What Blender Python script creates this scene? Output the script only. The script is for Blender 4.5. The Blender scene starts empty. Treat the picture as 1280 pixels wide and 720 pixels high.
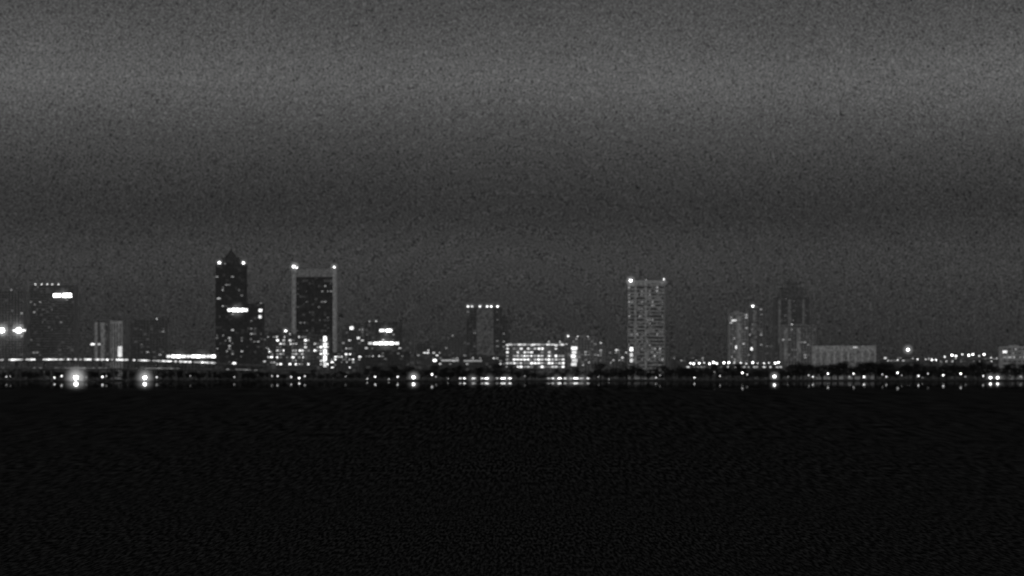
import bpy, math, random
R = math.radians
scene = bpy.context.scene
col = scene.collection
F, H, HY = 3636.4, 12.0, 465.0
LAND = 1.6
SHORE = 3967.0

def P(px, py, Y):
    return ((px-640)/F*Y, Y, H+(HY-py)/F*Y)

# ------------------------------------------------------------------ materials
def newmat(name):
    m = bpy.data.materials.new(name); m.use_nodes = True
    nt = m.node_tree; nt.nodes.clear()
    out = nt.nodes.new('ShaderNodeOutputMaterial')
    return m, nt, out
def N(nt, t, **k):
    n = nt.nodes.new(t)
    for a, b in k.items(): setattr(n, a, b)
    return n
def math_n(nt, op, a, b=None, clamp=False):
    n = nt.nodes.new('ShaderNodeMath'); n.operation = op; n.use_clamp = clamp
    for i, v in enumerate((a, b)):
        if v is None: continue
        if isinstance(v, (int, float)): n.inputs[i].default_value = v
        else: nt.links.new(v, n.inputs[i])
    return n.outputs[0]
cache = {}
def wallmat(alb, haze_glow=0.006, rough=.8):
    k = ('w', alb, haze_glow)
    if k in cache: return cache[k]
    m, nt, out = newmat('weathered_concrete_glow')
    b = N(nt, 'ShaderNodeBsdfPrincipled'); b.inputs['Roughness'].default_value = rough
    tc = N(nt, 'ShaderNodeTexCoord'); nz = N(nt, 'ShaderNodeTexNoise'); nz.inputs['Scale'].default_value = .35
    nz.inputs['Detail'].default_value = 2
    nt.links.new(tc.outputs['Object'], nz.inputs['Vector'])
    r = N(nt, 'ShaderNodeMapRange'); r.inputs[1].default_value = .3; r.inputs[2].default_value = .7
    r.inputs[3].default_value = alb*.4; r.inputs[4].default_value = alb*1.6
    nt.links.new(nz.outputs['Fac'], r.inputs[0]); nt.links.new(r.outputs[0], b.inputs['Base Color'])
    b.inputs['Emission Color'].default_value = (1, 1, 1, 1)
    e = math_n(nt, 'MULTIPLY', r.outputs[0], haze_glow/alb)  # self-glow put into the wall colour for haze, city glow and floodlighting
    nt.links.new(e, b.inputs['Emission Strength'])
    nt.links.new(b.outputs[0], out.inputs[0]); cache[k] = m; return m
def glassmat(dens=.13, lvl=.06, bay=4.5, fl=3.8, base=.03, haze_glow=.011):
    k = ('g', dens, lvl, bay, fl, base, haze_glow)
    if k in cache: return cache[k]
    m, nt, out = newmat('dim_window_glass')
    b = N(nt, 'ShaderNodeBsdfPrincipled'); b.inputs['Roughness'].default_value = .5
    b.inputs['Base Color'].default_value = (base, base, base, 1)
    tc = N(nt, 'ShaderNodeTexCoord'); s = N(nt, 'ShaderNodeSeparateXYZ')
    nt.links.new(tc.outputs['Object'], s.inputs[0])
    xy = math_n(nt, 'ADD', s.outputs[0], s.outputs[1])
    u = math_n(nt, 'FLOOR', math_n(nt, 'DIVIDE', xy, bay)); v = math_n(nt, 'FLOOR', math_n(nt, 'DIVIDE', s.outputs[2], fl))
    c = N(nt, 'ShaderNodeCombineXYZ'); nt.links.new(u, c.inputs[0]); nt.links.new(v, c.inputs[1])
    oi = N(nt, 'ShaderNodeObjectInfo'); nt.links.new(oi.outputs['Random'], c.inputs[2])
    w = N(nt, 'ShaderNodeTexWhiteNoise'); nt.links.new(c.outputs[0], w.inputs['Vector'])
    r = N(nt, 'ShaderNodeMapRange'); r.inputs[1].default_value = 1-dens; r.inputs[2].default_value = 1
    r.inputs[3].default_value = haze_glow; r.inputs[4].default_value = lvl  # unlit cells glow too, standing in for haze
    nt.links.new(w.outputs['Value'], r.inputs[0])
    b.inputs['Emission Color'].default_value = (1, 1, 1, 1)
    nt.links.new(r.outputs[0], b.inputs['Emission Strength'])
    nt.links.new(b.outputs[0], out.inputs[0]); cache[k] = m; return m
def emat(s):
    k = ('e', s)
    if k in cache: return cache[k]
    m, nt, out = newmat('electric_light')
    e = N(nt, 'ShaderNodeEmission'); tc = N(nt, 'ShaderNodeTexCoord'); nz = N(nt, 'ShaderNodeTexNoise')
    nz.inputs['Scale'].default_value = 2.2
    nt.links.new(tc.outputs['Object'], nz.inputs['Vector'])
    st = math_n(nt, 'MULTIPLY', math_n(nt, 'ADD', nz.outputs['Fac'], .5), s)
    nt.links.new(st, e.inputs['Strength']); nt.links.new(e.outputs[0], out.inputs[0])
    cache[k] = m; return m
def halomat(s):
    # glowing volume added around bright lights to imitate bloom, fading outwards
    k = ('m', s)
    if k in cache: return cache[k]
    m, nt, out = newmat('light_halo_glow')
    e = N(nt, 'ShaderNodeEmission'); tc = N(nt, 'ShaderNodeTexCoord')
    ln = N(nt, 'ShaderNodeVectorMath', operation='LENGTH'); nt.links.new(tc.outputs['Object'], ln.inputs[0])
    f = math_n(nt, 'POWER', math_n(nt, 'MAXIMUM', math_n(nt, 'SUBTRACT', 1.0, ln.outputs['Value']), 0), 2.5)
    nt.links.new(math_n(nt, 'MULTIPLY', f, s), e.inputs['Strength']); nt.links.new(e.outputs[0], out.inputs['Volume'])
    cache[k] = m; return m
METAL = wallmat(.18, .002)
DARK = wallmat(.08, .002)

# ------------------------------------------------------------------ mesh helper
class MB:
    def __init__(s): s.v = []; s.f = []; s.m = []
    def box(s, x0, x1, y0, y1, z0, z1, mi=0):
        b = len(s.v)
        s.v += [(x, y, z) for z in (z0, z1) for x, y in ((x0, y0), (x1, y0), (x1, y1), (x0, y1))]
        for f in ((3, 2, 1, 0), (4, 5, 6, 7), (0, 1, 5, 4), (1, 2, 6, 5), (2, 3, 7, 6), (3, 0, 4, 7)):
            s.f.append(tuple(b+i for i in f)); s.m.append(mi)
        return s
    def frus(s, cx, cy, z0, z1, w0, d0, w1, d1, mi=0):
        b = len(s.v)
        for z, w, d in ((z0, w0, d0), (z1, w1, d1)):
            s.v += [(cx-w/2, cy-d/2, z), (cx+w/2, cy-d/2, z), (cx+w/2, cy+d/2, z), (cx-w/2, cy+d/2, z)]
        for f in ((3, 2, 1, 0), (4, 5, 6, 7), (0, 1, 5, 4), (1, 2, 6, 5), (2, 3, 7, 6), (3, 0, 4, 7)):
            s.f.append(tuple(b+i for i in f)); s.m.append(mi)
        return s
    def lathe(s, cx, cy, prof, n=8, mi=0):
        b = len(s.v)
        for r, z in prof:
            for i in range(n):
                a = 2*math.pi*i/n; s.v.append((cx+r*math.cos(a), cy+r*math.sin(a), z))
        for k in range(len(prof)-1):
            for i in range(n):
                j = (i+1) % n
                s.f.append((b+k*n+i, b+k*n+j, b+(k+1)*n+j, b+(k+1)*n+i)); s.m.append(mi)
        s.f.append(tuple(b+i for i in reversed(range(n)))); s.m.append(mi)
        s.f.append(tuple(b+(len(prof)-1)*n+i for i in range(n))); s.m.append(mi)
        return s
    def tube(s, p, q, r0, r1, n=6, mi=0):
        from mathutils import Vector
        p = Vector(p); q = Vector(q); d = (q-p).normalized()
        a = d.orthogonal().normalized(); c = d.cross(a); b = len(s.v)
        for o, r in ((p, r0), (q, r1)):
            for i in range(n):
                t = 2*math.pi*i/n; s.v.append(tuple(o+a*r*math.cos(t)+c*r*math.sin(t)))
        for i in range(n):
            j = (i+1) % n; s.f.append((b+i, b+j, b+n+j, b+n+i)); s.m.append(mi)
        s.f.append(tuple(b+i for i in reversed(range(n)))); s.m.append(mi)
        s.f.append(tuple(b+n+i for i in range(n))); s.m.append(mi)
        return s
    def mesh(s, name, mats):
        me = bpy.data.meshes.new(name); me.from_pydata(s.v, [], s.f)
        if not isinstance(mats, (list, tuple)): mats = [mats]
        for m in mats: me.materials.append(m)
        me.polygons.foreach_set('material_index', s.m); me.update(); return me
    def build(s, name, mats, parent=None):
        return link(name, s.mesh(name, mats), parent)
def link(name, me, parent=None, loc=(0, 0, 0), sc=(1, 1, 1), rz=0):
    o = bpy.data.objects.new(name, me); col.objects.link(o)
    o.location = loc; o.scale = sc; o.rotation_euler = (0, 0, rz)
    if parent: o.parent = parent
    return o
def tag(o, label, cat, group=None):
    o['label'] = label; o['category'] = cat
    if group: o['group'] = group
    return o
def thing(name, label, cat, loc, rz=0, group=None):
    return tag(link(name, None, None, loc, rz=rz), label, cat, group)
def struct(o): o['kind'] = 'structure'; return o

# shared window / lamp meshes
wm = {}
def winmesh(s):
    if s not in wm:
        b = MB(); f = .06
        b.box(-.5, .5, 0, .35, -.5, -.5+f).box(-.5, .5, 0, .35, .5-f, .5)
        b.box(-.5, -.5+f, 0, .35, -.5+f, .5-f).box(.5-f, .5, 0, .35, -.5+f, .5-f)
        b.box(-.5+f, .5-f, .1, .3, -.5+f, .5-f, 1)
        wm[s] = b.mesh('lit_window', [METAL, emat(s)])
    return wm[s]
rl = {}
def rooflight(s):
    if s not in rl:
        b = MB(); b.lathe(0, 0, [(.25, 0), (.25, 1.2), (.5, 1.3)], 6, 0)
        b.lathe(0, 0, [(.6, 1.3), (1.0, 1.7), (1.0, 2.3), (.5, 2.8)], 8, 1)
        rl[s] = b.mesh('roof_light', [METAL, emat(s)])
    return rl[s]
mm = {}
def halo(parent, loc, r, peak):
    s = round(peak/(.57*r), 3)
    if s not in mm:
        b = MB(); b.lathe(0, 0, [(math.sin(math.pi*(i+.15)/12.3), -math.cos(math.pi*(i+.15)/12.3)) for i in range(13)], 20)
        mm[s] = b.mesh('light_halo', halomat(s))
    link('light_halo', mm[s], parent, loc, (r, r, r))

# ------------------------------------------------------------------ buildings
HZ = .009  # extra haze glow painted into all building walls and most glazing
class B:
    def __init__(s, name, label, cat, x0, x1, yt, Y, depth=32, wall=.2, haze_glow=.006, fl=3.8, bay=4.6, rz=0,
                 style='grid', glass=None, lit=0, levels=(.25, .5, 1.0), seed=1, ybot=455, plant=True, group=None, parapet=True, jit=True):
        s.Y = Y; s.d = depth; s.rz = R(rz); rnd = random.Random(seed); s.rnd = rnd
        haze_glow = haze_glow+HZ
        X0, _, Z1 = P(x0, yt, Y); X1 = P(x1, yt, Y)[0]
        tot = X1-X0; c, sn = math.cos(s.rz), abs(math.sin(s.rz))
        w = max(6, (tot-depth*sn)/c); s.w = w; s.cx = (X0+X1)/2
        h = Z1-LAND; s.h = h
        s.root = thing(name, label, cat, (s.cx, Y+depth/2, LAND), s.rz, group)
        wmt = wallmat(wall, haze_glow); gm = glass or glassmat(bay=bay, fl=fl, haze_glow=round(haze_glow*.85, 4), lvl=round(haze_glow*.85+.05, 4))
        nf = max(2, round(h/fl)); s.fl = fl = h/nf; nb = max(2, round(w/bay)); s.bay = bay = w/nb
        nd = max(2, round(depth/bay)); s.nf, s.nb = nf, nb
        g = MB(); g.box(-w/2+.5, w/2-.5, -depth/2+.5, depth/2-.5, 0, h-.6); g.build('glazing', gm, s.root)
        b = MB()
        if style in ('grid', 'bands'):
            for k in range(nf+1):
                z = k*fl; t = fl*(.42 if style == 'bands' else .3)
                b.box(-w/2+.1, w/2-.1, -depth/2+.1, depth/2-.1, max(0, z-t/2), min(h-.3, z+t/2))
        else:
            b.box(-w/2+.1, w/2-.1, -depth/2+.1, depth/2-.1, 0, fl*.8)
            b.box(-w/2+.1, w/2-.1, -depth/2+.1, depth/2-.1, h-fl*.7, h-.3)
        pw = {'grid': .22, 'ribs': .38, 'bands': .0}[style]*bay
        for i in range(nb+1):
            x = -w/2+i*bay
            e = i in (0, nb)
            if style == 'bands' and not e: continue
            q = max(pw, 1.2 if e else .3)/2
            if style == 'ribs': q *= rnd.uniform(.6, 1.4)
            xa, xb = max(-w/2, x-q), min(w/2, x+q)
            for ya, yb in ((-depth/2-.05, -depth/2+.9), (depth/2-.9, depth/2+.05)):
                b.box(xa, xb, ya, yb, 0, h-.25)
        if style != 'bands':
            for i in range(1, nd):
                y = -depth/2+i*depth/nd; q = pw/2
                for xa, xb in ((-w/2-.05, -w/2+.9), (w/2-.9, w/2+.05)): b.box(xa, xb, y-q, y+q, 0, h-.27)
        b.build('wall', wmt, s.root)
        r = MB(); r.box(-w/2+.6, w/2-.6, -depth/2+.6, depth/2-.6, h-.59, h-.1); r.build('roof', DARK, s.root)
        if parapet:
            p = MB()
            for a in ((-w/2-.2, w/2+.2, -depth/2-.2, -depth/2+.3), (-w/2-.2, w/2+.2, depth/2-.3, depth/2+.2),
                      (-w/2-.2, -w/2+.3, -depth/2+.3, depth/2-.3), (w/2-.3, w/2+.2, -depth/2+.3, depth/2-.3)):
                p.box(*a, h-.3, h+.9)
            p.build('parapet', wmt, s.root)
        if plant and w > 14:
            pl = MB(); a = rnd.uniform(-.25, .05)*w; pw2 = rnd.uniform(.2, .35)*w
            pl.box(a, a+pw2, -depth*.2, depth*.2, h-.1, h+rnd.uniform(2, 3.6))
            pl.box(a+pw2+1, a+pw2+3.2, -2, 1, h-.1, h+1.7)
            pl.build('roof_plant', wmt, s.root)
        s.ybot = ybot
        zmin = P(0, ybot, Y)[2]-LAND
        cells = [(i, k) for i in range(nb) for k in range(nf) if k*fl > zmin]
        n = int(lit if lit > 1 else lit*len(cells)); n = min(n, 95)
        fw = {k: rnd.random()**2+.05 for k in range(nf)}
        cw = {i: rnd.random()+.15 for i in range(nb)}
        cells.sort(key=lambda c: rnd.random()**(1/(fw[c[1]]*cw[c[0]])), reverse=True)
        for i, k in cells[:n]:
            st = rnd.choice(levels)
            ww = bay*(rnd.choice((.4, .6, .8, .94)) if jit else rnd.choice((.7, .84, .97))); off = rnd.uniform(-.5, .5)*(bay*.98-ww)
            s.win(-w/2+(i+.5)*bay+off, (k+.5)*fl, ww, fl*rnd.uniform(.34, .6), st)
    def win(s, x, z, ww, hh, st, name='lit_window', out=.0):
        return link(name, winmesh(st), s.root, (x, -s.d/2-.12-out, z), (ww, 1, hh))
    def loc(s, px, py):
        X, _, Z = P(px, py, s.Y)
        return (X-s.cx)/math.cos(s.rz), Z-LAND
    def strip(s, x0, x1, y0, y1, st, name='lit_window'):
        xa, za = s.loc(x0, y1); xb, zb = s.loc(x1, y0)
        return s.win((xa+xb)/2, (za+zb)/2, xb-xa, zb-za, st, name, .15)
    def roofl(s, px, st, sc=1, m=0):
        x, z = s.loc(px, 0)
        x = max(-s.w/2+1, min(s.w/2-1, x))
        link('roof_light', rooflight(st), s.root, (x, -s.d/2+1.2, s.h-.1), (sc, sc, sc))
        if m: halo(s.root, (x, -s.d/2+1.2, s.h+2*sc), 7, m)
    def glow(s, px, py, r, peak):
        x, z = s.loc(px, py); halo(s.root, (x, -s.d/2-2, z), r, peak)
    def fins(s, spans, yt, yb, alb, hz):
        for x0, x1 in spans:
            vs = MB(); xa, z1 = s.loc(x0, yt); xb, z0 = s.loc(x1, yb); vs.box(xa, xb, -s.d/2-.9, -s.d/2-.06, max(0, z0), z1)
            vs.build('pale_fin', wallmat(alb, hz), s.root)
    def flood(s, px, py, st, r):
        x, z = s.loc(px, py); y = -s.d/2-1.2-r
        b = MB(); b.lathe(x, y, [(r*.5, z-.85*r), (r*.9, z-.5*r), (r, z), (r*.9, z+.5*r), (r*.5, z+.85*r)], 12, 1)
        b.box(x-.3, x+.3, y+r*.6, -s.d/2-.06, z-.3, z+.3)
        b.build('floodlight', [METAL, emat(st)], s.root); halo(s.root, (x, y, z), 14, .4)

V = (.09, .18, .35)
G = glassmat
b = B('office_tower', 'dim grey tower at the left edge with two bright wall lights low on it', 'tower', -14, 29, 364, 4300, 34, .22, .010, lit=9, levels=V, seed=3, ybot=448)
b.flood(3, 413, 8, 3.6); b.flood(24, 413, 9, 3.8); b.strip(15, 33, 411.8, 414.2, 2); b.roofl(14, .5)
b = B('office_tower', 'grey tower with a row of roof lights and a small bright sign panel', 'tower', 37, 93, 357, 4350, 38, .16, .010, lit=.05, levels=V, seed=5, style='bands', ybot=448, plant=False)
for x in (44, 52, 59, 65, 73): b.roofl(x, 2, 1)
b.strip(66, 77, 366.8, 371.6, 4, 'sign_panel'); b.strip(78, 90, 366.6, 371.8, 8, 'sign_panel'); b.glow(79, 369, 14, .2)
b = B('apartment_block', 'mid height slab block with pale vertical strips and a small light on its left side', 'apartment block', 117, 136, 401, 4250, 26, .25, .010, lit=4, levels=V, seed=8, ybot=448)
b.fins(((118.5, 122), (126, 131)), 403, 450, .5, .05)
b.strip(113, 120, 429, 431.5, 1.6); b.strip(121, 126, 429.3, 431.3, .7)
b = B('stair_tower', 'narrow bright floodlit shaft right of the slab block with vertical strips', 'tower', 138, 152, 402, 4240, 14, .6, .040, style='ribs', lit=0, seed=9, ybot=448, plant=False)  # floodlighting on the shaft is put in as wall emission
b.strip(147, 153, 432, 447, .8)
b = B('office_block', 'dark mid height block with faint windows beside the bright narrow shaft', 'office block', 163, 206, 400, 4300, 36, .14, .008, lit=.06, levels=V, seed=11, ybot=448)
b.roofl(196, 1.2, .9)
b = B('low_pavilion', 'long low waterfront pavilion with one bright strip of light under its roof', 'pavilion', 205, 272, 441, 4080, 22, .12, .004, lit=5, levels=V, seed=12, style='ribs', plant=False)
for k in range(10): b.strip(208+k*6.2, 213.8+k*6.2, 443.6, 447.2, (1.2, 4, 6, 2)[k % 4])
b.glow(225, 446, 16, .1); b.glow(253, 446, 16, .1)

b = B('crowned_skyscraper', 'tallest dark skyscraper with a stepped pyramid crown and two roof corner lights', 'skyscraper', 267, 308, 331, 4200, 40, .05, .0, glass=G(.13, .035, 4.5, 3.8, .02, .009), lit=.09, levels=(.08, .16, .3, .6), seed=22, ybot=458, plant=False, rz=4)
c = MB(); w = b.w; h = b.h; px = 4200/F
for i, (wa, wb, ya, yb) in enumerate(((32, 28, 331, 326), (23, 19, 326, 321), (14, 2, 321, 312))):
    c.frus(0, 0, h+(331-ya)*px-.1, h+(331-yb)*px, wa*px, wa*px, wb*px, wb*px)
c.build('crown', wallmat(.06, .010), b.root)
sp = MB(); sp.lathe(0, 0, [(.9, h+18*px), (.5, h+22*px), (.15, h+25*px)], 6); sp.build('spire', METAL, b.root)
b.roofl(273, 8, 1.5, .35); b.roofl(303, 7, 1.4, .35); b.roofl(280, .4, .8)
for k in range(5): b.strip(283+k*5.2, 287.8+k*5.2, 385.5, 389.5, (2, 8, 7, 7, 2)[k])
b.glow(295, 388, 16, .22)
b.strip(289, 294, 453, 457, 3); b.strip(270, 275, 372, 374, .5)
b = B('office_block', 'dark narrow block hugging the right side of the tallest skyscraper', 'office block', 308, 329, 380, 4230, 26, .07, .003, lit=.08, levels=(.12, .25, .4), seed=23, ybot=458)
b.strip(323, 328, 386, 390, 1.5); b.strip(323, 327, 394, 398, 1.2); b.roofl(326, .8, .7)
b = B('office_block', 'short dark block with a small roof light between the two tallest towers', 'office block', 329, 364, 416, 4160, 30, .08, .003, lit=.12, levels=(.12, .3, .5, 1.0), seed=24, ybot=462)
b.roofl(357, 5, 1.4, .25)

Yt = 4220
b = B('framed_skyscraper', 'dark glass skyscraper set in a pale portal frame, lights at both top corners', 'skyscraper', 370, 416, 346, Yt, 36, .06, .0, glass=G(.2, .045, 4.4, 3.8, .02, .009), style='grid', lit=.08, levels=(.08, .16, .35), seed=31, ybot=420, plant=False, parapet=False)
s1 = Yt/F; w = b.w; h = b.h; d = b.d
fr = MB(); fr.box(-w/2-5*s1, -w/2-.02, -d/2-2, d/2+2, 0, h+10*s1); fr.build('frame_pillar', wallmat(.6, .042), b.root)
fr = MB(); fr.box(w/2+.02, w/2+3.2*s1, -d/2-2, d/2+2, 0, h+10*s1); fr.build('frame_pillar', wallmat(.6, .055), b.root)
fr = MB(); fr.box(-w/2-.02, w/2+.02, -d/2-2, d/2+2, h, h+9.6*s1); fr.build('frame_beam', wallmat(.4, .033), b.root)  # brightness of frame pillars and beam partly painted as emission
for x, st, sc in ((-w/2-3.5, 12, 1.6), (-w/2+1, 5, 1.1), (w/2+2, 6, 1.2)): link('roof_light', rooflight(st), b.root, (x, -d/2, h+(10*s1 if abs(x) > w/2 else 9.6*s1)-.1), (sc, sc, sc))
halo(b.root, (-w/2-2, -d/2, h+10*s1+3), 10, .45); halo(b.root, (w/2+2, -d/2, h+10*s1+3), 8, .25)

b = B('office_block', 'mid rise office block brightly lit on most floors in front of the framed skyscraper', 'office block', 345, 411, 419, 4080, 34, .12, .006, fl=4.6, bay=4.3, lit=78, levels=(.15, .3, .6, 1.1, 2.2), seed=43, ybot=461, style='grid', plant=True)
for k in range(5): b.strip(404, 408.5, 420+k*8, 427+k*8, (2.2, 1.6, 2, 2.2, .8)[k])
b.glow(380, 440, 26, .05); b.glow(406, 430, 12, .1); b.glow(406, 448, 12, .1)
b = B('annex_block', 'small low annex with bright windows at the left foot of the brightly lit office block', 'annex', 334, 345, 425, 4090, 20, .12, .006, lit=8, levels=(.5, 1.0, 3.0), seed=41, ybot=461, plant=False)

b = B('low_office_building', 'low office building with scattered bright ground floor windows right of the framed skyscraper', 'office building', 413, 452, 441, 4070, 28, .1, .004, lit=22, levels=(.2, .6, 2.2), seed=44, ybot=461)
b = B('office_block', 'dim block with a flat roof and a few windows left of the signed block', 'office block', 427, 455, 407, 4200, 26, .14, .008, lit=.16, levels=(.15, .3, .8), seed=45, ybot=444)
b.strip(437, 442, 408, 412, 1.8); b.strip(446, 450, 421, 424, 1)
b = B('office_block', 'dark block with a small bright rooftop sign panel and a long glowing strip below it', 'office block', 456, 502, 403, 4180, 32, .12, .006, lit=.11, levels=(.15, .3, .8), seed=46, ybot=450)
b.strip(474, 481, 411.3, 414.8, 2, 'sign_panel'); b.strip(482, 490, 411.3, 415, 4, 'sign_panel')
for k in range(6): b.strip(460+k*6.6, 466+k*6.6, 427.4, 430.8, (.8, 3, 6, 5, 5, 1.5)[k])
b.glow(482, 413, 12, .15); b.glow(482, 429, 19, .14)
b.roofl(470, 1.5, .9); b.roofl(462, 1, .8)
b = B('low_office_building', 'dark low building on the shore under the block with the glowing strip', 'office building', 452, 512, 440, 4070, 30, .06, .002, lit=9, levels=(.15, .3, .9), seed=47, ybot=458)
b = B('office_block', 'faint hazy block just right of the block with the glowing strip', 'office block', 500, 517, 412, 4500, 26, .1, .013, lit=.03, levels=V, seed=48)
b = B('low_office_building', 'small low building with a few dots of light left of the roof lit hotel', 'office building', 521, 552, 430, 4250, 24, .1, .009, lit=9, levels=(.3, .7, 1.4), seed=49)
b = B('office_block', 'hazy flat block adjoining the left side of the roof lit hotel', 'office block', 552, 583, 418, 4400, 30, .1, .012, lit=.05, levels=(.12, .3), seed=50)
b = B('hotel_tower', 'hotel tower with a pale central shaft and a row of bright lights along its roof', 'hotel', 583, 628, 385, 4260, 32, .12, .006, lit=.04, levels=V, seed=52, ybot=455, plant=False)
sh = MB(); xa = b.loc(596, 0)[0]; xb = b.loc(617, 0)[0]
sh.box(xa, xb, -b.d/2-3, -b.d/2-.06, 0, b.h-1)
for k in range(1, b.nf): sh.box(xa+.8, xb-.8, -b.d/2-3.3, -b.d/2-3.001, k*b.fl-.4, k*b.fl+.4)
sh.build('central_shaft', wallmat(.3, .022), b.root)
for x, st in ((585, 4), (590, 2), (600, 3), (609, 4), (614, 5), (622, 6)): b.roofl(x, st, 1.15, .15)
b = B('office_block', 'lower wing attached to the right side of the roof lit hotel', 'office block', 628, 638, 396, 4270, 26, .14, .008, lit=.1, levels=V, seed=53, plant=False)
b = B('convention_hall', 'dark long low hall at the foot of the roof lit hotel', 'hall', 540, 632, 446, 4090, 30, .07, .004, lit=18, levels=(.15, .4, .9), seed=54, ybot=457)
b.strip(541, 546, 449, 452, 2.5); b.strip(550, 575, 449.5, 451.5, .4); b.strip(578, 604, 450, 452, .3)

b = B('wide_office_building', 'wide low office building with nearly every window brightly lit in rows', 'office building', 632, 706, 429, 4060, 34, .16, .018, fl=5.2, bay=4.9, lit=84, levels=(.2, .4, .8, 1.2, 1.8), seed=60, ybot=463, jit=False)
b.roofl(700, 1.2); b.roofl(686, 1)
for k in range(12): b.strip(635+k*5.9, 640.6+k*5.9, 429.8, 431.6, (.8, .3, 1.2)[k % 3])
b.glow(650, 443, 20, .06); b.glow(685, 443, 20, .06)
b = B('office_block', 'grey block with a bright vertical light strip on its left half', 'office block', 706, 746, 422, 4130, 30, .25, .018, lit=.26, levels=(.12, .25, .5, .9), seed=61, ybot=458)
for k in range(5): b.strip(713.5+k % 2, 722-k % 3, 433+k*5, 437.4+k*5, (1.4, .9, 1.5, .7, .9)[k])
b.glow(718, 445, 15, .1)
b.roofl(710, 3, 1.1, .12); b.roofl(722, 1.5, .9); b.roofl(735, 1, .8)
b = B('office_block', 'small grey block in the gap left of the banded tower', 'office block', 746, 756, 430, 4250, 20, .25, .018, lit=.25, levels=(.2, .5, 1), seed=62, plant=False)
b.roofl(751, 1.5, .9)
b = B('low_office_building', 'low dim building with small lights at the left foot of the banded tower', 'office building', 757, 784, 436, 4300, 26, .15, .013, lit=11, levels=(.2, .5, 1), seed=63)
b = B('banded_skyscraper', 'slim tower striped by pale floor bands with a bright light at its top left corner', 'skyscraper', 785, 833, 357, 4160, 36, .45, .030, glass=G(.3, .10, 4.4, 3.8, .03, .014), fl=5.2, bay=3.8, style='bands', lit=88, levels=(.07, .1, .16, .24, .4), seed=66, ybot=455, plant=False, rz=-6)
cr = MB(); w, h, d = b.w, b.h, b.d
cr.frus(0, 0, h+.92, h+4, w*.97, d*.97, w+3, d+3); cr.box(-w/2-1.6, w/2+1.6, -d/2-1.6, d/2+1.6, h+4.001, h+7)
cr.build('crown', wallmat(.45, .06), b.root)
link('roof_light', rooflight(12), b.root, (-w/2+4, -d/2-.5, h+3.5), (1.7, 1.7, 1.7)); link('roof_light', rooflight(3), b.root, (w/2, -d/2, h+6.9), (1,)*3)
halo(b.root, (-w/2+4, -d/2-2, h+7), 10, .4); halo(b.root, (w/2, -d/2-2, h+8), 7, .12)
link('roof_light', rooflight(.8), b.root, (0, -d/2, h+6.9), (.7,)*3)
for k in range(3): b.strip(789, 793, 434+k*7, 439+k*7, (2.5, .8, .8)[k])
for x in (9, 24):
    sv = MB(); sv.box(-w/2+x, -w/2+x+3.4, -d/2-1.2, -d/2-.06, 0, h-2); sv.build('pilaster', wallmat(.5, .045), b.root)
b = B('low_office_building', 'dim low building right of the banded tower behind the treeline', 'office building', 838, 880, 446, 4300, 26, .1, .009, lit=8, levels=V, seed=70, ybot=454)
b = B('apartment_tower', 'pale apartment block joined to the left of the taller grey apartment tower', 'apartment tower', 912, 935, 392, 4300, 26, .4, .028, lit=.16, levels=(.15, .3, .5), seed=72, ybot=452)
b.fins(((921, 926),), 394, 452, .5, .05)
b.strip(914, 921, 399.5, 401.6, 1.0); b.strip(919, 923, 432, 436, 1.5)
b = B('apartment_tower', 'taller grey apartment tower with one bright light on its roof edge', 'apartment tower', 935, 957, 385, 4330, 28, .24, .014, lit=.15, levels=(.1, .2, .4), seed=73, ybot=452)
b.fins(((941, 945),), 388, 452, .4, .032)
b.roofl(941, 7, 1.4, .25); b.strip(938, 941, 434, 438, 1.5)
b = B('office_block', 'very faint low block between the grey apartment tower and the hazy stepped tower', 'office block', 957, 968, 425, 4600, 20, .1, .014, lit=3, levels=V, seed=74)
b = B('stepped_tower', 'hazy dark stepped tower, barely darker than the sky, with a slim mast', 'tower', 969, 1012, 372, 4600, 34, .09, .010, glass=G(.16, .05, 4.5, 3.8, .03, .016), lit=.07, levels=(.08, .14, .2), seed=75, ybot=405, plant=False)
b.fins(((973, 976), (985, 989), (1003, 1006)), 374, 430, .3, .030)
st = MB(); h = b.h; s1 = 4600/F
xa, _ = b.loc(976, 0); xb, _ = b.loc(1005, 0)
st.box(xa, xb, -12, 12, h, h+13*s1); st.box(xa+8, xb-10, -8, 8, h+13*s1, h+21*s1)
st.build('upper_storey', wallmat(.09, .020), b.root)
ms = MB(); ms.lathe((xa+xb)/2-1, 0, [(.7, h+21*s1), (.3, h+27*s1)], 6); ms.build('mast', METAL, b.root)
b = B('apartment_tower', 'grey block with scattered dim windows in front of the hazy stepped tower', 'apartment tower', 977, 1020, 407, 4250, 30, .26, .018, lit=.12, levels=(.1, .2, .4), seed=76, ybot=450)
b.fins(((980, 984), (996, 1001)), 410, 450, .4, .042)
b.roofl(990, 1.2, .9)
b = B('pillared_hall', 'long low pale floodlit building with evenly spaced tall pilasters', 'hall', 1018, 1095, 433, 4140, 34, .5, .050, fl=9, bay=9.6, style='ribs', lit=0, seed=78, plant=False, glass=wallmat(.3, .042))  # no floodlights: the lit look is emission in walls and glazing
b.strip(1066, 1072, 432, 435, .6)
b = B('low_office_building', 'dim low building under the lone bright lamp right of the pillared hall', 'office building', 1097, 1150, 446, 4400, 26, .1, .009, lit=8, levels=(.2, .5, 1), seed=80, ybot=454)
b = B('warehouse', 'long dim warehouse beneath the string of lights near the right side', 'warehouse', 1152, 1248, 447, 4450, 30, .12, .009, lit=14, levels=(.2, .5, 1.2), seed=81, ybot=455)
b = B('low_hall', 'pale lit flat roofed building at the right edge', 'hall', 1253, 1290, 434, 4140, 30, .5, .040, lit=8, levels=(.2, .4), seed=82, style='grid', bay=7, fl=6, plant=True)  # lit look painted in as wall emission
b.strip(1253, 1259, 438, 441.5, 1.2)
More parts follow.
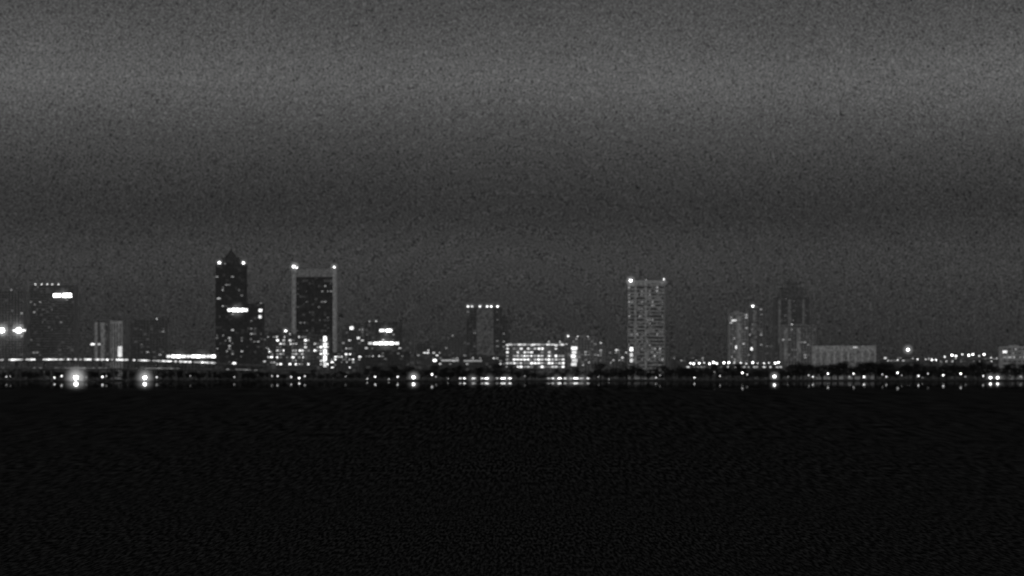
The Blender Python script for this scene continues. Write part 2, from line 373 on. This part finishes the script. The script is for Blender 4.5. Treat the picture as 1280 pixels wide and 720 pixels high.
b = B('parking_deck', 'open parking deck behind the treeline with bright lamps along its top', 'parking deck', 858, 978, 457, 4060, 30, .15, .004, lit=20, levels=(.2, .6, 1.2), seed=84, style='bands', ybot=461, plant=False)

# ------------------------------------------------------------------ lamps
lm = {}
def lampmeshes(hh, st, big):
    k = (hh, st, big)
    if k in lm: return lm[k]
    p = MB(); p.lathe(0, 0, [(.35, 0), (.35, .5), (.16, .7), (.1, hh)], 8)
    a = MB(); a.tube((0, 0, hh-.1), (0, -1.2, hh+.35), .08, .06)
    g = MB(); r = big; g.lathe(0, -1.2, [(r*.5, hh-.9*r), (r, hh-.3*r), (r, hh+.3*r), (r*.45, hh+.8*r)], 10)
    c = MB(); c.lathe(0, -1.2, [(r*.8, hh+.8*r+.01), (r*.3, hh+.8*r+.3)], 8)
    lm[k] = (p.mesh('post', METAL), a.mesh('arm', METAL), g.mesh('lamp_globe', emat(st)), c.mesh('cap', METAL)); return lm[k]
def lamp(px, py, Y, zb, st, big, label, group, name='street_lamp', cat='street lamp', m=None):
    X, _, Z = P(px, py, Y); hh = round(max(1.5, Z-zb), 0)
    t = thing(name, label, cat, (X, Y+1.2, Z-hh), 0, group)
    for n, me in zip(('post', 'arm', 'lamp_globe', 'cap'), lampmeshes(hh, st, big)): link(n, me, t)
    if m: halo(t, (0, -1.2, hh), *m)
    return t
rnd = random.Random(7)
def br(st): return round(.5+min(.6, st*.11), 2)
for x, y, st in ((459, 473.5, 2), (469, 471, 4), (486, 474, 1.5), (497, 471, 4)):
    lamp(x, y, 3973, LAND, st, br(st), 'small waterside lamp under the block with the glowing strip', 'lamps on the shore left of the docks')
lamp(517, 471.5, 3973, LAND, 16, 1.6, 'brightest waterside lamp left of the two lit docks', None, m=(12, .4))
for x, y, st in ((540, 468, 6), (545, 471, 1.2), (560, 473, 1), (656, 470, 1), (748, 471, .8), (761, 474, .8)):
    lamp(x, y, 3973, LAND, st, br(st), 'waterside lamp among the trees near the two lit docks', 'lamps around the docks')
for x, y, st in ((820, 472, 2), (825, 469, 1), (868, 472, 3), (893, 465, .8), (900, 470, 2), (928, 466, 6), (934, 468, 2), (985, 471, .8)):
    lamp(x, y, 3973, LAND, st, br(st), 'small waterside lamp at the foot of the treeline below the parking deck', 'lamps along the shore below the parking deck')
lamp(968, 470.5, 3973, LAND, 14, 1.4, 'bright waterside lamp with a clear reflection right of the parking deck', None, m=(10, .3))
for x, y, st in ((1011, 469, 2), (1016, 471, 3), (1035, 467, 5), (1062, 471, 1.2), (1067, 467, 4), (1080, 471, 5), (1103, 468, 2), (1108, 471, 2.5), (1122, 466, 6), (1127, 469, 1), (1148, 470, 4), (1153, 472, .8), (1160, 467, 2), (1179, 469, 5), (1201, 467, 6), (1207, 471, 1.2), (1229, 470, 3), (1276, 471, 1.5)):
    lamp(x, y, 3973, LAND, st, br(st), 'waterside lamp in the row along the right hand shore', 'lamps along the right hand shore')
for x in (1238, 1247): lamp(x, 472, 3973, LAND, 12, 1.3, 'one of two close bright waterside lamps near the right edge', 'pair of bright lamps near the right edge', m=(9, .25))
for x, st, lb in ((95, 28, 'brightest lamp below the left bridges, left of the two strong ones'), (181, 18, 'strong lamp below the left bridges, right of the two strong ones')):
    lamp(x, 472, 3912, 0, st, 2.3 if x < 100 else 1.9, lb, None, 'dock_lamp', 'dock lamp', m=(21, .7) if x < 100 else (17, .5))
for x, st in ((8, 2), (13, 1), (68, 4), (77, 4), (108, 1), (128, 5), (133, 1.5), (196, 2.5), (238, 1)):
    lamp(x, 472+rnd.uniform(-2.2, 1), 3914, 0, st, br(st), 'small dim dock lamp in the row beneath the left bridges', 'lamps in the water beneath the left bridges', 'dock_lamp', 'dock lamp')
for x, st in ((293, 1.8), (340, 1.8), (347, 3), (364, 3), (374, 5), (381, 2.6), (432, 1)):
    lamp(x, 472+rnd.uniform(-2.2, 1), 3973, LAND, st, br(st), 'small riverside lamp on the bank in front of the tallest towers', 'lamps on the bank below the tallest towers')
zz = P(0, 457, 4060)[2]+.5
for x, st in ((863, 4), (867, 7), (874, 6), (880, 2), (887, 6), (892, 9), (896, 6), (905, 8), (911, 8), (918, 2), (926, 3), (933, 2), (941, 6), (947, 1.5), (955, 3), (961, 2), (969, 8), (973, 7)):
    lamp(x, 453.8+rnd.uniform(-.9, .9), 4062, zz, st, br(st)+.12, 'bright lamp in the row on the roof of the parking deck', 'lamps on the parking deck roof')

# ------------------------------------------------------------------ bridges
def bridge(label, pts, Y, pitch, wid, rail, railst, seed, hgt=1.2, hz=.018):
    t = thing('road_bridge', label, 'bridge', P(pts[0][0], 476, Y)[:2]+(0,), 0)
    X0 = t.location.x; q = random.Random(seed)
    W = [(P(x, y, Y)[0]-X0, P(x, y, Y)[2]) for x, y in pts]
    def z(x):
        for (a, za), (b_, zb) in zip(W, W[1:]):
            if x <= b_: return za+(zb-za)*(x-a)/(b_-a)
        return W[-1][1]
    L = W[-1][0]; n = int(L/6); d = MB(); r = MB()
    def seg(m, xa, xb, za, zb, y0, y1, lo, hi):
        b = len(m.v)
        for x, zc in ((xa, za), (xb, zb)): m.v += [(x, y0, zc+lo), (x, y1, zc+lo), (x, y1, zc+hi), (x, y0, zc+hi)]
        for f in ((0, 1, 5, 4), (1, 2, 6, 5), (2, 3, 7, 6), (3, 0, 4, 7)): m.f.append(tuple(b+i for i in f)); m.m.append(0)
    for i in range(n):
        xa, xb = L*i/n, L*(i+1)/n
        seg(d, xa, xb, z(xa), z(xb), 0, wid, -.8, 0)
        for y in (0, wid-.2): seg(r, xa, xb, z(xa), z(xb), y, y+.2, .75, 1.0)
        for y in (0, wid-.2): r.box(xa-.1, xa+.1, y+.02, y+.18, z(xa), z(xa)+.8)
    for y in (1.5, wid/2-.4, wid-2.3):
        gd = MB()
        for i in range(n):
            xa, xb = L*i/n, L*(i+1)/n; seg(gd, xa, xb, z(xa), z(xb), y, y+.8, -2.4, -.801)
        gd.build('girder', wallmat(.1, .007), t)
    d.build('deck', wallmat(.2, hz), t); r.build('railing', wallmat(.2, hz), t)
    x = pitch*.4
    while x < L:
        p = MB(); zc = z(x)
        for y in (2, wid-3.6): p.box(x-.9, x+.9, y, y+1.6, -2, zc-3.7)
        p.box(x-1.2, x+1.2, .8, wid-.8, zc-3.7, zc-2.41); p.build('pier', wallmat(.1, .006), t); x += pitch
    k = 0; x = 3; on = True
    while x < L-3 and k < 98 and rail:
        if q.random() < .12: on = not on
        if q.random() < (.95 if on else .7 if hgt > 1 else .1):
            link('rail_light', winmesh(q.choice(railst)), t, (x, -.45, z(x)+.2), (rail*1.02, 1, hgt*q.uniform(.6, 1.15)))
        x += rail; k += 1
    return t
bridge('upper road bridge at the left with a bright level streak of light along its deck', [(-30, 450.5), (30, 449.6), (100, 449.4), (160, 450), (206, 451.5), (262, 453.5), (330, 457)], 3940, 38, 16, 3.3, (.5, 1.0, 1.6, 2.4), 1, 2.3)
bridge('lower dim road bridge in front of the bright one at the left', [(-30, 460), (100, 460), (200, 460.5), (300, 462), (345, 464)], 3916, 42, 9, 4.2, (.08, .2, .4), 5, 1.0, .010)
bridge('raised road viaduct beyond the trees at the right carrying a loose string of lamps', [(1095, 455), (1150, 451), (1200, 448), (1250, 449), (1300, 451)], 4250, 34, 14, 0, (1,), 2)
for x, y, st in ((1135, 437, 16), (1122, 450, 2), (1141, 448, 1), (1147, 449, 2.5), (1157, 449, 1.5), (1165, 450, 8), (1170, 450, 6), (1181, 446, 3), (1190, 444, 9), (1195, 445, 5), (1203, 443, 3), (1211, 444, 8), (1216, 443, 6), (1224, 445, 2), (1230, 443, 7), (1239, 447, 2), (1246, 448, 1.5)):
    lb = 'lone high lamp right of the pillared hall' if x == 1135 else 'lamp in the loose string of lights on the right viaduct'
    lamp(x, y, 4252, P(0, 450, 4250)[2], st, 1.5 if x == 1135 else br(st)+.15, lb, None if x == 1135 else 'lamps on the right viaduct', m=(11, .35) if x == 1135 else None)

# ------------------------------------------------------------------ docks
def dock(label, x0, x1, seed):
    q = random.Random(seed); Y = 3955; X0 = P(x0, 0, Y)[0]; L = P(x1, 0, Y)[0]-X0
    t = thing('floating_dock', label, 'dock', (X0, Y, 0), 0)
    d = MB(); d.box(0, L, 0, 3, .35, .8)
    for i in range(int(L/7)+1): d.box(i*7, i*7+1.2, 3.001, 11.9, .35, .78)
    d.build('deck', wallmat(.25, .004), t)
    for i in range(int(L/10)+1):
        p = MB(); p.lathe(i*10+.5, -.4, [(.28, -2), (.28, 2.6), (.1, 2.9)], 8); p.build('piling', DARK, t)
    rf = MB(); rf.frus(L/2, 1.5, 4.2, 5.1, L, 4.4, L*.98, .6); rf.build('roof', wallmat(.2, .004), t)
    x = 1
    while x < L-2:
        if q.random() < .75:
            w = q.uniform(2.5, 6.5); g = MB(); g.box(x, x+w, .2, .5, 2.8, 3.9)
            g.build('dock_light', emat(q.choice((.8, 2, 5))), t); x += w
        x += q.uniform(1.2, 5)
    for f in (.25, .55, .85): halo(t, (L*f, -1, 3), 11, .12)
dock('roofed dock with a dashed row of lights in front of the roof lit hotel', 573, 643, 4)
dock('roofed dock with a dashed row of lights in front of the wide lit office building', 683, 736, 9)

# ------------------------------------------------------------------ trees
def leafmat():
    m, nt, out = newmat('foliage'); b = N(nt, 'ShaderNodeBsdfPrincipled'); b.inputs['Roughness'].default_value = .9
    tc = N(nt, 'ShaderNodeTexCoord'); nz = N(nt, 'ShaderNodeTexNoise'); nz.inputs['Scale'].default_value = .7
    nt.links.new(tc.outputs['Object'], nz.inputs['Vector'])
    r = N(nt, 'ShaderNodeMapRange'); r.inputs[1].default_value = .3; r.inputs[2].default_value = .7
    r.inputs[3].default_value = .02; r.inputs[4].default_value = .08
    nt.links.new(nz.outputs['Fac'], r.inputs[0]); nt.links.new(r.outputs[0], b.inputs['Base Color'])
    nt.links.new(b.outputs[0], out.inputs[0]); return m
LEAF = leafmat(); BARK = wallmat(.1, .001)
protos = []
for k in range(6):
    q = random.Random(100+k); tr = MB()
    tr.tube((0, 0, 0), (.2, 0, 5), .55, .38); tr.tube((.2, 0, 5), (-.1, .2, 9), .38, .2)
    lobes = []
    for i in range(10):
        a = i*2.4+q.random(); r = q.uniform(1.5, 5.2); z = q.uniform(3.6, 12.5); r *= (1-abs(z-8)/9)
        c = (r*math.cos(a), r*math.sin(a), z); lobes.append((c, q.uniform(1.7, 3.1)))
        tr.tube((.1, 0, min(z-.3, 3.5+i*.3)), c, .18, .05, 5)
    cr = MB()
    for c, rad in lobes:
        for _ in range(110):
            u, v, w = (q.gauss(0, 1) for _ in range(3)); l = math.sqrt(u*u+v*v+w*w); rr = rad*q.uniform(.55, 1.1)/l
            x, y, z = c[0]+u*rr*1.15, c[1]+v*rr*1.15, c[2]+w*rr*.85
            s = q.uniform(.28, .6); b0 = len(cr.v)
            e1 = (q.uniform(-1, 1)*s, q.uniform(-1, 1)*s, q.uniform(-1, 1)*s); e2 = (q.uniform(-1, 1)*s, q.uniform(-1, 1)*s, q.uniform(-1, 1)*s)
            cr.v += [(x, y, z), (x+e1[0], y+e1[1], z+e1[2]), (x+e1[0]+e2[0], y+e1[1]+e2[1], z+e1[2]+e2[2]), (x+e2[0], y+e2[1], z+e2[2])]
            cr.f.append((b0, b0+1, b0+2, b0+3)); cr.m.append(0)
    protos.append((tr.mesh('trunk', BARK), cr.mesh('crown', LEAF)))
def topy(x):
    for a, v in ((272, 461), (345, 462), (455, 464), (470, 459), (560, 457), (640, 457.5), (745, 461), (860, 456.5), (980, 457.5), (2000, 452)):
        if x < a: return v
q = random.Random(55)
def treelabel(x):
    if x < 455: return 'dark tree on the bank at the foot of the left hand towers', 'trees at the foot of the left towers'
    if x < 745: return 'dark tree on the middle shore behind the two lit docks', 'trees behind the docks'
    if x < 1000: return 'dark tree in the shore treeline in front of the parking deck', 'trees in front of the parking deck'
    return 'dark tree in the tall shore treeline at the right', 'trees of the right hand treeline'
for row in range(2):
    x = -12+row*5
    while x < 1295:
        Y = (3984 if row == 0 else 4002)+q.uniform(-4, 4)
        ty = topy(x)+q.choice((-3, -1.4, 0, .6, 1.4, 2.6, 3.4))+q.uniform(-.6, .6)+(2 if row == 0 else 0)
        hh = P(x, ty, Y)[2]-LAND; s = hh/14.5
        lb, gp = treelabel(x)
        t = thing('broadleaf_tree', lb, 'tree', (P(x, 0, Y)[0], Y, LAND), q.uniform(0, 6.28), gp)
        k = q.choice(protos); wsc = q.uniform(.95, 1.4)*max(s, .95)
        link('trunk', k[0], t, sc=(wsc, wsc, s)); link('crown', k[1], t, sc=(wsc, wsc, s))
        x += q.uniform(7, 12)

# ------------------------------------------------------------------ ground, seawall, water
g = MB(); g.v = [(-9000, SHORE+1.2, LAND), (9000, SHORE+1.2, LAND), (30000, 60000, LAND), (-30000, 60000, LAND)]; g.f = [(0, 1, 2, 3)]; g.m = [0]
def gmat():
    m, nt, out = newmat('dark_ground'); b = N(nt, 'ShaderNodeBsdfPrincipled'); b.inputs['Roughness'].default_value = 1
    tc = N(nt, 'ShaderNodeTexCoord'); nz = N(nt, 'ShaderNodeTexNoise'); nz.inputs['Scale'].default_value = .05
    nt.links.new(tc.outputs['Object'], nz.inputs['Vector']); r = N(nt, 'ShaderNodeMapRange')
    r.inputs[3].default_value = .02; r.inputs[4].default_value = .07
    nt.links.new(nz.outputs['Fac'], r.inputs[0]); nt.links.new(r.outputs[0], b.inputs['Base Color'])
    nt.links.new(b.outputs[0], out.inputs[0]); return m
struct(g.build('ground', gmat()))
sw = MB(); sw.box(-3000, 3000, SHORE, SHORE+1.19, -3, LAND+.15); struct(sw.build('seawall', wallmat(.12, .001)))
wt = MB(); wt.v = [(-6000, -3000, 0), (6000, -3000, 0), (6000, SHORE+.6, 0), (-6000, SHORE+.6, 0)]; wt.f = [(0, 1, 2, 3)]; wt.m = [0]
def watermat():
    m, nt, out = newmat('night_river')
    ge = N(nt, 'ShaderNodeNewGeometry'); s = N(nt, 'ShaderNodeSeparateXYZ'); nt.links.new(ge.outputs['Position'], s.inputs[0])
    # calm sheltered water near the far bank, wind-ruffled dark water nearer
    nz0 = N(nt, 'ShaderNodeTexNoise'); nz0.inputs['Scale'].default_value = .02; nt.links.new(ge.outputs['Position'], nz0.inputs['Vector'])
    yy = math_n(nt, 'ADD', s.outputs[1], math_n(nt, 'MULTIPLY', math_n(nt, 'SUBTRACT', nz0.outputs['Fac'], .5), 700))
    r = N(nt, 'ShaderNodeMapRange'); r.inputs[1].default_value = 1700; r.inputs[2].default_value = 2900
    r.inputs[3].default_value = .0; r.inputs[4].default_value = .5
    r.interpolation_type = 'SMOOTHSTEP'
    nt.links.new(yy, r.inputs[0])
    gl = N(nt, 'ShaderNodeBsdfGlossy'); gl.inputs['Roughness'].default_value = .016
    gr = N(nt, 'ShaderNodeBsdfGlossy'); gr.inputs['Roughness'].default_value = .6
    df = N(nt, 'ShaderNodeBsdfDiffuse'); df.inputs['Color'].default_value = (.008, .008, .008, 1)
    lg = math_n(nt, 'LOGARITHM', math_n(nt, 'MAXIMUM', s.outputs[1], 20), 2.0)
    tot = None
    for Yk, sx, sy in ((120, 9, 1.1), (210, 5.2, .36), (370, 3, .12), (650, 1.7, .037), (1150, 1.0, .012), (2000, .6, .004)):
        mp = N(nt, 'ShaderNodeMapping'); mp.inputs['Scale'].default_value = (sx, sy, 1); nt.links.new(ge.outputs['Position'], mp.inputs['Vector'])
        nz = N(nt, 'ShaderNodeTexNoise'); nz.inputs['Scale'].default_value = 1; nz.inputs['Detail'].default_value = 1
        nt.links.new(mp.outputs[0], nz.inputs['Vector'])
        a = math_n(nt, 'MAXIMUM', math_n(nt, 'SUBTRACT', nz.outputs['Fac'], .42), 0)
        wgt = math_n(nt, 'MAXIMUM', math_n(nt, 'SUBTRACT', 1.0, math_n(nt, 'ABSOLUTE', math_n(nt, 'DIVIDE', math_n(nt, 'SUBTRACT', lg, math.log2(Yk)), .82))), 0)
        a = math_n(nt, 'MULTIPLY', a, wgt); tot = a if tot is None else math_n(nt, 'ADD', tot, a)
    mx0 = N(nt, 'ShaderNodeMixShader')
    nt.links.new(math_n(nt, 'MULTIPLY', tot, .55), mx0.inputs[0])
    nt.links.new(df.outputs[0], mx0.inputs[1]); nt.links.new(gr.outputs[0], mx0.inputs[2])
    mx = N(nt, 'ShaderNodeMixShader'); nt.links.new(r.outputs[0], mx.inputs[0])
    nt.links.new(mx0.outputs[0], mx.inputs[1]); nt.links.new(gl.outputs[0], mx.inputs[2])
    nt.links.new(mx.outputs[0], out.inputs[0]); return m
struct(wt.build('water', watermat()))

# ------------------------------------------------------------------ sky
w = bpy.data.worlds.new('World'); scene.world = w; w.use_nodes = True; nt = w.node_tree; nt.nodes.clear()
out = N(nt, 'ShaderNodeOutputWorld'); bg = N(nt, 'ShaderNodeBackground')
tc = N(nt, 'ShaderNodeTexCoord'); s = N(nt, 'ShaderNodeSeparateXYZ'); nt.links.new(tc.outputs['Generated'], s.inputs[0])
mp = N(nt, 'ShaderNodeMapping'); mp.inputs['Scale'].default_value = (5, 5, 30); nt.links.new(tc.outputs['Generated'], mp.inputs['Vector'])
nz = N(nt, 'ShaderNodeTexNoise'); nz.inputs['Scale'].default_value = 1; nz.inputs['Detail'].default_value = 3; nt.links.new(mp.outputs[0], nz.inputs['Vector'])
z = math_n(nt, 'ADD', s.outputs[2], math_n(nt, 'MULTIPLY', math_n(nt, 'SUBTRACT', nz.outputs['Fac'], .5), .014))
r = N(nt, 'ShaderNodeMapRange'); r.inputs[1].default_value = -.01; r.inputs[2].default_value = .14; nt.links.new(z, r.inputs[0])
cr = N(nt, 'ShaderNodeValToRGB'); nt.links.new(r.outputs[0], cr.inputs[0]); cr.color_ramp.interpolation = 'B_SPLINE'
els = [(465, 41), (420, 47), (360, 53), (318, 63), (265, 46), (200, 63), (150, 76), (105, 93), (60, 84), (0, 70)]
def lin(v): v /= 255; return ((v+.055)/1.055)**2.4 if v > .04045 else v/12.92
e = cr.color_ramp.elements
for i, (py, v) in enumerate(els):
    p = ((465-py)/F+.01)/.15; L = lin(v)
    el = e[i] if i < 2 else e.new(p)
    el.position = p; el.color = (L, L, L, 1)
g1 = N(nt, 'ShaderNodeTexNoise'); g1.inputs['Scale'].default_value = 2900; g1.inputs['Detail'].default_value = 0; nt.links.new(tc.outputs['Generated'], g1.inputs['Vector'])
gm = math_n(nt, 'ADD', math_n(nt, 'MULTIPLY', math_n(nt, 'SUBTRACT', g1.outputs['Fac'], .5), 3.2), 1.0)
gm = math_n(nt, 'MAXIMUM', gm, .05)
n2 = N(nt, 'ShaderNodeTexNoise'); n2.inputs['Scale'].default_value = 9; n2.inputs['Detail'].default_value = 2; nt.links.new(tc.outputs['Generated'], n2.inputs['Vector'])
g2 = math_n(nt, 'ADD', math_n(nt, 'MULTIPLY', math_n(nt, 'SUBTRACT', n2.outputs['Fac'], .5), .35), 1.0)
mul = math_n(nt, 'MULTIPLY', gm, g2)
nt.links.new(cr.outputs[0], bg.inputs['Color']); nt.links.new(mul, bg.inputs['Strength']); nt.links.new(bg.outputs[0], out.inputs[0])

sd = bpy.data.lights.new('wall_fill_light', 'SUN'); sd.energy = .10; sd.angle = R(12)  # added fill from front left to lift the pale walls
so = bpy.data.objects.new('wall_fill_light', sd); col.objects.link(so); so.rotation_euler = (R(62), 0, R(-35))

cam = bpy.data.cameras.new('camera'); co = bpy.data.objects.new('camera', cam); col.objects.link(co)
co.location = (0, 0, H); co.rotation_euler = (R(90), 0, 0)
cam.sensor_width = 36; cam.lens = 36*F/1280; cam.shift_y = (HY-360)/1280
cam.clip_start = 1; cam.clip_end = 100000
cam.dof.use_dof = True; cam.dof.focus_distance = 110; cam.dof.aperture_fstop = 1.05
scene.camera = co
scene.view_settings.view_transform = 'Standard'; scene.view_settings.look = 'None'
